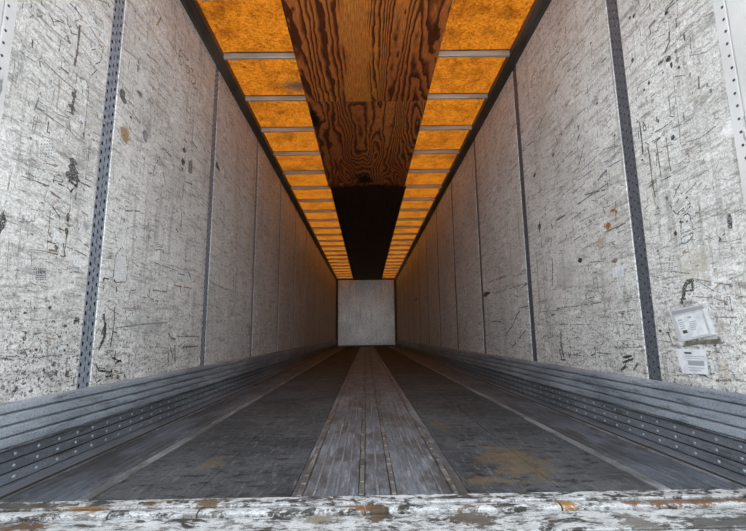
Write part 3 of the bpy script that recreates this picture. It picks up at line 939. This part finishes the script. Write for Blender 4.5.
# ---- right wall
o = (616, 0)
for p, w, c in (([(355, 0), (320, 30), (290, 55)], 9, DK), ([(330, 0), (285, 45), (280, 85)], 8, DK), ([(268, 80), (240, 120)], 12, GR), ([(225, 115), (192, 150), (200, 192)], 7, DK), ([(200, 190), (250, 170)], 4, GR),
                ([(560, 65), (500, 100), (430, 150), (320, 260), (270, 302)], 7, (.24, .23, .23)), ([(425, 210), (430, 310)], 5, GR), ([(420, 318), (470, 310), (525, 293)], 9, (.34, .34, .35)), ([(345, 100), (345, 160)], 12, GR), ([(305, 180), (305, 240), (280, 300)], 12, (.14, .13, .13)), ([(225, 0), (150, 80)], 5, GR),
                ([(330, 420), (335, 531)], 5, GR), ([(110, 200), (112, 300)], 9, WH), ([(108, 20), (105, 130)], 9, WH), ([(200, 440), (160, 520)], 14, WH), ([(420, 0), (380, 40)], 5, GR), ([(500, 30), (440, 70)], 4, GR), ([(480, 10), (430, 60)], 5, GR), ([(200, 230), (280, 195)], 4, GR), ([(120, 490), (270, 400)], 4, GR), ([(270, 130), (300, 120), (310, 180)], 4, GR), ([(440, 180), (400, 240)], 5, (.4, .4, .4)), ([(240, 370), (275, 340)], 12, DK)):
    M(1, o, p, w, c)
for a, b, ra, rb, c in ((104, 88, 8, 14, DK), (80, 102, 6, 9, DK), (95, 345, 9, 14, DK), (190, 470, 8, 12, DK), (163, 512, 8, 8, DK), (520, 485, 9, 12, GR), (300, 335, 14, 18, DK), (350, 340, 14, 16, (.3, .3, .31)), (300, 372, 14, 22, WH), (360, 385, 8, 12, DK), (318, 372, 8, 18, DK), (270, 415, 6, 8, DK), (560, 368, 5, 5, DK), (345, 290, 9, 14, GR), (540, 515, 8, 10, GR), (290, 70, 12, 14, DK)):
    B(1, o, a, b, ra, rb, c)
o = (616, 90)
for p, w, c in (([(135, 180), (145, 260), (150, 300), (155, 370)], 10, DK), ([(155, 180), (175, 220), (160, 235), (155, 180)], 7, DK), ([(235, 150), (232, 175), (245, 185), (240, 165)], 7, DK), ([(322, 175), (265, 220), (200, 250)], 7, (.25, .25, .27)), ([(445, 150), (390, 190), (330, 215)], 9, (.24, .24, .27)), ([(550, 225), (480, 275), (400, 300)], 8, (.30, .31, .36)),
                ([(180, 300), (195, 400), (210, 531)], 10, (.24, .21, .17)), ([(230, 290), (245, 400), (260, 500)], 9, (.24, .21, .17)), ([(285, 250), (300, 380), (315, 465)], 9, (.24, .21, .17)), ([(165, 300), (190, 310)], 6, DK), ([(205, 295), (280, 255)], 6, BR), ([(265, 515), (315, 490)], 6, DK), ([(340, 40), (360, 190), (370, 310)], 5, GR), ([(305, 148), (330, 152)], 10, DK), ([(385, 125), (390, 175)], 9, GR),
                ([(560, 155), (575, 168), (590, 155)], 6, GR), ([(465, 360), (500, 345)], 6, GR), ([(485, 300), (485, 350)], 8, (.35, .35, .36)), ([(330, 470), (480, 400)], 5, (.45, .45, .45)), ([(100, 270), (140, 230)], 5, GR), ([(240, 360), (265, 350)], 5, BR), ([(580, 270), (520, 330)], 4, (.45, .45, .45)), ([(640, 380), (590, 400), (575, 450), (600, 505), (650, 515), (690, 490)], 4, (.40, .40, .40))):
    M(1, o, p, w, c)
B(1, o, 327, 272, 30, 28, (.80, .80, .80))
for a, b, ra, rb, c in ((327, 272, 13, 14, DK), (330, 98, 7, 7, DK), (150, 398, 7, 7, DK), (438, 22, 6, 6, GR), (545, 10, 7, 9, GR), (210, 60, 11, 14, (.4, .4, .42)), (210, 522, 7, 12, DK), (660, 85, 5, 6, DK), (500, 410, 12, 18, (.38, .37, .36))):
    B(1, o, a, b, ra, rb, c)
o = (616, 180)
for p, w, c in (([(205, 0), (218, 60), (228, 120)], 9, BR), ([(235, 140), (250, 180)], 5, BR), ([(308, 140), (340, 190), (360, 195)], 6, DK), ([(360, 180), (395, 150), (412, 110)], 14, WH), ([(345, 195), (425, 130), (422, 155), (380, 195)], 5, DK), ([(365, 215), (410, 190), (425, 205)], 7, DK), ([(362, 240), (400, 240), (430, 225)], 7, DK), ([(372, 215), (372, 290), (378, 362)], 6, DK), ([(378, 365), (410, 355), (440, 320)], 6, DK), ([(435, 240), (442, 320)], 5, GR), ([(385, 325), (435, 300)], 5, GR), ([(430, 190), (425, 240)], 4, GR),
                ([(460, 15), (400, 75)], 11, (.40, .40, .41)), ([(490, 15), (450, 60)], 7, (.42, .42, .43)), ([(520, 30), (485, 75)], 7, (.42, .42, .43)), ([(545, 45), (515, 90)], 5, (.42, .42, .43)), ([(365, 25), (330, 100)], 6, GR), ([(380, 70), (350, 130)], 5, GR), ([(645, 190), (650, 230), (655, 278)], 26, (.10, .10, .10)), ([(660, 195), (720, 165)], 5, GR), ([(635, 290), (600, 330), (590, 350)], 7, DK), ([(590, 352), (660, 350), (725, 330), (735, 300)], 5, (.25, .25, .25)), ([(585, 320), (600, 345)], 6, DK), ([(690, 210), (740, 180)], 4, GR), ([(555, 10), (560, 60)], 4, GR), ([(510, 315), (560, 340)], 4, GR), ([(450, 190), (490, 185)], 6, GR), ([(480, 210), (500, 208)], 6, GR), ([(220, 200), (250, 190)], 6, GR), ([(255, 250), (250, 310)], 6, (.3, .28, .25)), ([(0, 280), (55, 240)], 6, GR), ([(550, 400), (690, 385)], 4, (.45, .45, .46))):
    M(1, o, p, w, c)
for a, b, ra, rb, c in ((340, 302, 11, 14, DK), (290, 105, 8, 12, GR), (405, 275, 26, 16, WH), (410, 330, 18, 14, WH), (405, 213, 14, 9, WH), (405, 100, 8, 8, DK), (240, 405, 7, 7, DK), (240, 160, 7, 7, DK), (390, 412, 12, 12, (.36, .3, .22))):
    B(1, o, a, b, ra, rb, c)
grid(1, o, 310, 328, 435, 525, 2, 8, GR, -1)
o = (616, 270)
for p, w, c in (([(375, 195), (385, 150), (392, 100), (405, 70), (445, 55)], 24, (.09, .085, .08)), ([(435, 60), (440, 120)], 16, (.13, .12, .11)), ([(395, 120), (440, 115)], 12, (.16, .15, .14)), ([(365, 165), (400, 165)], 10, DK), ([(450, 50), (560, 72), (660, 85)], 6, GR), ([(610, 80), (650, 150), (662, 230)], 7, GR), ([(655, 290), (652, 360)], 5, GR), ([(560, 268), (690, 270)], 6, GR), ([(430, 150), (560, 160), (620, 180)], 5, GR), ([(500, 100), (600, 130)], 5, GR), ([(620, 150), (625, 240)], 5, GR), ([(480, 70), (560, 120)], 4, GR), ([(540, 200), (600, 215)], 16, WH), ([(470, 185), (520, 190)], 14, WH), ([(410, 180), (440, 130)], 10, WH),
                ([(250, 345), (300, 360), (322, 420)], 6, DK), ([(300, 360), (320, 350)], 5, DK), ([(320, 270), (350, 370)], 6, GR), ([(290, 460), (310, 520)], 6, GR), ([(580, 380), (610, 420)], 12, (.25, .22, .18)), ([(300, 5), (420, 20)], 5, GR), ([(270, 100), (310, 105)], 5, GR), ([(250, 190), (320, 170)], 5, GR), ([(80, 320), (110, 300)], 6, GR), ([(60, 350), (120, 355)], 6, WH), ([(20, 500), (90, 490)], 10, DK), ([(40, 530), (80, 510)], 12, DK), ([(0, 445), (140, 440)], 5, GR)):
    M(1, o, p, w, c)
for a, b, ra, rb, c in ((252, 347, 9, 9, DK), (665, 230, 8, 8, DK), (630, 190, 10, 10, GR), (660, 90, 12, 8, GR)):
    B(1, o, a, b, ra, rb, c)
o = (616, 360)
for p, w, c in (([(30, 60), (60, 30), (80, 0)], 14, DK), ([(60, 60), (90, 50)], 14, DK), ([(100, 60), (125, 20)], 10, BR), ([(600, 70), (615, 120), (650, 110), (660, 80)], 4, (.35, .31, .25)), ([(590, 60), (640, 50)], 5, (.38, .34, .28))):
    M(1, o, p, w, c)
o = (500, 0)
OC2 = (.42, .25, .09)
for p, w, c in (([(178, 500), (182, 455), (192, 420)], 6, OC2), ([(192, 420), (212, 405)], 5, OC2), ([(184, 460), (206, 442)], 5, OC2), ([(178, 500), (202, 482)], 5, OC2), ([(208, 465), (212, 430), (222, 445), (228, 410)], 5, OC2), ([(228, 440), (232, 395), (244, 420), (252, 375)], 5, OC2), ([(252, 410), (258, 362), (272, 345)], 6, OC2), ([(262, 385), (275, 370)], 5, OC2), ([(285, 370), (300, 335), (318, 315)], 5, OC2), ([(335, 225), (312, 245), (318, 270), (345, 265), (335, 300), (318, 290)], 6, OC2), ([(375, 150), (378, 190), (370, 230)], 8, (.42, .22, .06)),
                ([(500, 15), (505, 90)], 8, WH), ([(540, 330), (575, 280)], 6, (.5, .49, .47)), ([(615, 318), (580, 358)], 7, DK), ([(575, 40), (530, 120)], 6, GR), ([(440, 0), (370, 90)], 4, GR), ([(300, 420), (345, 345), (395, 300)], 8, GR), ([(520, 220), (470, 290), (390, 400)], 8, WH), ([(310, 400), (320, 480)], 7, WH), ([(395, 300), (395, 380)], 7, WH), ([(560, 430), (590, 470)], 10, WH), ([(250, 260), (200, 330)], 4, GR), ([(330, 500), (315, 528)], 8, DK), ([(540, 345), (530, 380)], 8, GR), ([(470, 120), (420, 200)], 5, WH)):
    M(1, o, p, w, c)
for a, b, ra, rb, c in ((520, 245, 6, 6, DK), (228, 168, 6, 8, RU), (490, 440, 12, 16, WH), (235, 60, 5, 5, RU)):
    B(1, o, a, b, ra, rb, c)
o = (500, 90)
for p, w, c in (([(275, 115), (245, 160), (215, 222)], 9, (.22, .17, .13)), ([(188, 293), (155, 320)], 7, GR), ([(420, 165), (370, 225)], 6, GR), ([(490, 100), (440, 145)], 6, GR), ([(445, 320), (390, 370), (310, 465)], 7, GR), ([(445, 200), (455, 250), (442, 290)], 10, DK), ([(325, 50), (340, 200), (352, 300), (355, 380)], 9, (.62, .6, .56)), ([(425, 20), (438, 170)], 9, (.66, .64, .6)), ([(555, 100), (560, 200)], 6, GR), ([(685, 315), (600, 335), (540, 390), (470, 460)], 6, (.24, .25, .31)), ([(690, 400), (620, 440), (570, 500)], 8, (.20, .22, .32)), ([(610, 460), (560, 515)], 10, (.18, .20, .30)), ([(480, 310), (465, 380), (450, 430)], 7, GR), ([(205, 460), (188, 500)], 9, BR), ([(330, 0), (310, 25)], 8, GR), ([(355, 30), (345, 60)], 7, GR), ([(650, 140), (590, 215)], 4, GR), ([(310, 250), (330, 300), (300, 350)], 5, GR), ([(255, 200), (260, 300)], 5, (.55, .5, .43)), ([(620, 100), (630, 150)], 6, GR), ([(655, 250), (655, 330), (650, 400)], 6, (.3, .3, .28)), ([(510, 220), (520, 245)], 10, (.28, .25, .2)), ([(660, 60), (600, 120)], 4, GR), ([(80, 100), (60, 140)], 5, GR), ([(25, 170), (10, 205)], 6, GR), ([(100, 420), (65, 460)], 6, GR), ([(440, 520), (540, 450)], 5, GR)):
    M(1, o, p, w, c)
for a, b, ra, rb, c in ((555, 76, 8, 9, DK), (575, 30, 16, 22, WH), (520, 62, 18, 16, WH), (545, 20, 10, 12, WH), (305, 372, 7, 9, BR), (200, 485, 8, 10, BR), (655, 258, 6, 8, BR)):
    B(1, o, a, b, ra, rb, c)
o = (520, 180)
for p, w, c in (([(500, 20), (400, 90), (320, 145)], 8, (.2, .2, .2)), ([(260, 200), (210, 232)], 8, DK), ([(605, 243), (540, 275), (470, 305)], 9, (.2, .18, .15)), ([(350, 185), (295, 225)], 8, GR), ([(475, 160), (520, 145), (555, 118)], 5, BR), ([(548, 130), (548, 240)], 6, BR), ([(477, 165), (485, 190)], 5, BR), ([(490, 230), (480, 270)], 7, OC), ([(145, 160), (150, 205)], 6, DK), ([(113, 240), (112, 300)], 9, DK), ([(180, 250), (185, 280)], 9, DK), ([(182, 330), (175, 380)], 7, GR), ([(128, 310), (122, 385)], 6, GR), ([(185, 450), (187, 531)], 8, DK), ([(150, 470), (155, 520)], 6, GR), ([(245, 35), (180, 55)], 6, GR), ([(125, 50), (105, 75)], 7, GR), ([(500, 10), (505, 60)], 5, DK), ([(560, 100), (590, 85)], 8, WH), ([(520, 210), (515, 240)], 10, WH), ([(380, 300), (300, 350)], 6, GR), ([(270, 310), (250, 380)], 7, (.35, .33, .31)), ([(390, 470), (470, 465)], 6, GR), ([(390, 480), (395, 530)], 5, GR), ([(320, 20), (240, 90)], 5, GR), ([(300, 80), (370, 20)], 5, GR), ([(600, 30), (560, 28)], 6, GR), ([(340, 240), (440, 190)], 5, GR), ([(560, 300), (600, 285)], 5, GR), ([(60, 90), (45, 100)], 5, GR)):
    M(1, o, p, w, c)
for a, b, ra, rb, c in ((343, 457, 13, 14, DK), (540, 462, 20, 13, (.24, .18, .14)), (112, 268, 9, 20, DK), (530, 175, 16, 12, RU), (548, 182, 9, 12, (.34, .13, .02)), (505, 258, 14, 12, RU), (520, 195, 22, 14, (.62, .6, .55))):
    B(1, o, a, b, ra, rb, c)
o = (520, 270)
for p, w, c in (([(470, 150), (450, 120), (395, 118), (372, 145), (385, 170), (430, 190), (465, 180), (472, 150)], 4, GR), ([(390, 125), (375, 145), (385, 168)], 7, (.28, .34, .38)), ([(465, 185), (330, 205), (210, 220)], 5, GR), ([(185, 0), (186, 90)], 9, DK), ([(180, 260), (200, 250), (195, 290)], 7, DK), ([(235, 345), (235, 420), (250, 500)], 14, (.11, .10, .09)), ([(225, 450), (240, 515), (262, 512)], 9, DK), ([(427, 435), (432, 475), (405, 490)], 9, DK), ([(430, 470), (520, 480)], 7, GR), ([(590, 500), (640, 490)], 12, DK), ([(600, 525), (650, 505)], 12, DK), ([(560, 240), (620, 235)], 6, GR), ([(455, 270), (510, 265)], 5, GR), ([(320, 270), (350, 270)], 6, GR), ([(580, 350), (670, 355)], 7, WH), ([(550, 440), (690, 450)], 5, WH), ([(290, 430), (420, 440)], 5, WH), ([(130, 210), (160, 212)], 9, WH), ([(520, 150), (500, 220), (480, 260)], 5, GR), ([(600, 180), (640, 175)], 6, GR), ([(110, 240), (250, 225)], 5, (.35, .34, .33)), ([(230, 310), (400, 312)], 4, GR), ([(130, 310), (200, 330)], 10, (.6, .59, .57)), ([(40, 80), (10, 100)], 6, GR), ([(30, 290), (50, 340)], 5, GR), ([(680, 430), (700, 440)], 10, DK), ([(280, 480), (360, 490)], 6, BL), ([(280, 370), (360, 430)], 5, WH), ([(600, 310), (660, 315)], 6, GR)):
    M(1, o, p, w, c)
o = (400, 260)
for a, b, ra, rb, c in ((490, 198, 18, 15, DK), (505, 190, 16, 8, DK), (402, 118, 5, 5, WH), (720, 135, 12, 7, DK), (92, 225, 5, 9, DK)):
    B(1, o, a, b, ra, rb, c)
for p, w, c in (([(600, 430), (640, 380), (665, 320), (700, 270), (740, 262)], 8, GR), ([(505, 460), (510, 500)], 8, DK), ([(525, 470), (520, 510)], 7, DK), ([(530, 350), (580, 352)], 5, DK), ([(413, 190), (418, 250)], 7, WH), ([(295, 70), (293, 135)], 6, DK), ([(640, 500), (720, 400)], 8, GR), ([(690, 330), (690, 440)], 12, (.5, .5, .49)), ([(590, 340), (600, 380)], 9, (.52, .52, .5)), ([(500, 130), (610, 90)], 5, GR), ([(530, 190), (640, 160), (710, 135)], 4, GR), ([(640, 90), (700, 80)], 7, (.35, .22, .12))):
    M(1, o, p, w, c)

# ---- general wear: short scuffs along the load's travel, a few vertical ones, chips
for s in (-1, 1):
    rr = random.Random(11 + s)
    for i, mk in enumerate(MK[s]):
        p, a, b = PANELS[s][i]
        area = (b - a) * 2.4
        for q in range(int(area * (270 if i < 4 else 110))):
            y_, z_ = rr.uniform(a + .03, b - .03), rr.uniform(.3, 2.66)
            t = rr.random()
            L = rr.expovariate(1 / .032) + .008
            g_ = rr.choice((.08, .16, .24, .30, .36, .40))
            c = rr.choice(((g_, g_, g_), (g_ * 1.1, g_, g_ * .88), (g_ * 1.25, g_, g_ * .75)))
            if t < .62:
                d = (1, rr.gauss(0, .22))
            elif t < .84:
                d = (rr.gauss(0, .12), 1)
            else:
                d = (rr.gauss(0, .5), rr.gauss(0, .5))
                L *= .5
                c = (.78, .78, .77)
            e = (min(max(y_ + d[0] * L, a + .01), b - .01), min(max(z_ + d[1] * L, .28), 2.68))
            mk.stroke([(y_, z_), e], rr.uniform(.0018, .0075), c, .25, .45, rr)
        mk.build()

# ------------------------------------------------------------------ papers stuck on the right wall


def wall_quad(name, corners, th, m, parent=None, lift=0.0):
    """thin sheet on the right wall: its corners are found on the wall plane"""
    pts = [hit(u, v, 0, W) for u, v in corners]
    x1 = W - .0022 - lift
    vs_ = [(x1, p.y, p.z) for p in pts] + [(x1 - th, p.y, p.z) for p in pts]
    n = len(pts)
    fs = [tuple(range(n)), tuple(range(n, 2 * n))] + [(i, (i + 1) % n, n + (i + 1) % n, n + i) for i in range(n)]
    return mesh(name, vs_, fs, m, parent)


def zz(org, l):
    return [(org[0] + a / Z, org[1] + b / Z) for a, b in l]


def lerp4(q, u, v):
    (a, b, c, d) = [Vector(p) for p in q]      # TL TR BR BL
    t = a.lerp(b, u)
    e = d.lerp(c, u)
    return tuple(t.lerp(e, v))


def cell(q, u0, u1, v0, v1):
    return [lerp4(q, u0, v0), lerp4(q, u1, v0), lerp4(q, u1, v1), lerp4(q, u0, v1)]


Q = zz((616, 270), [(306, 232), (516, 188), (580, 368), (366, 412)])
pouch = wall_quad('document_pouch', Q, .0015, M_POUCH)
tag(pouch, 'tilted clear document pouch holding a printed form on the right wall', 'pouch')
pp = wall_quad('paper_form', cell(Q, .10, .80, .22, .93), .0006, M_PAPER, pouch, .0016)
pp['label'] = 'white printed form inside the pouch'
wall_quad('pouch_flap', cell(Q, .06, .92, .05, .16), .0008, M_INK2, pouch, .0016)
wall_quad('pouch_edge', cell(Q, .88, .97, .16, .97), .0008, M_PAPER, pouch, .0016)
for u0, u1, v0, v1, m in ((.18, .30, .68, .78, M_INK), (.16, .26, .34, .37, M_INK2), (.42, .52, .30, .35, M_INK2), (.16, .30, .42, .44, M_INK2), (.16, .28, .48, .50, M_INK2), (.16, .30, .54, .56, M_INK2), (.16, .27, .60, .62, M_INK2), (.42, .60, .46, .48, M_INK2), (.42, .58, .52, .54, M_INK2), (.42, .60, .58, .60, M_INK2), (.42, .57, .64, .66, M_INK2), (.42, .54, .70, .72, M_INK2)):
    wall_quad('printed_line', cell(Q, u0, u1, v0, v1), .0003, m, pp, .0023)
Q2 = [(675.6, 348.6), (706.2, 349.6), (709.2, 374.6), (683.6, 373.4)]
lab = wall_quad('shipping_label', Q2, .001, M_PAPER)
tag(lab, 'small white printed label below the document pouch', 'label')
for u0, u1, v0, v1, m in ((.28, .52, .12, .20, M_INK), (.28, .92, .27, .30, M_INK2), (.28, .80, .36, .38, M_INK2), (.32, .9, .46, .66, M_INK2), (.28, .90, .74, .77, M_INK2), (.28, .75, .84, .87, M_INK2)):
    wall_quad('printed_line', cell(Q2, u0, u1, v0, v1), .0003, m, lab, .0012)
gl = wall_quad('adhesive_strip', zz((616, 270), [(405, 405), (595, 392), (612, 420), (470, 425), (385, 440)]), .0012, M_GLUE)
tag(gl, 'torn brown adhesive strip between the pouch and the small label', 'tape')
Q3 = [(612.0, 268.5), (623.8, 265.0), (624.3, 276.2), (613.4, 277.6)]
st3 = wall_quad('paper_scrap', Q3, .0008, M_PAPER)
tag(st3, 'small blank white paper scrap beside the dark right-hand post', 'paper')
for u in (.25, .5, .75):
    wall_quad('crease', cell(Q3, u - .02, u + .02, .05, .95), .0003, M_POUCH, st3, .0009)
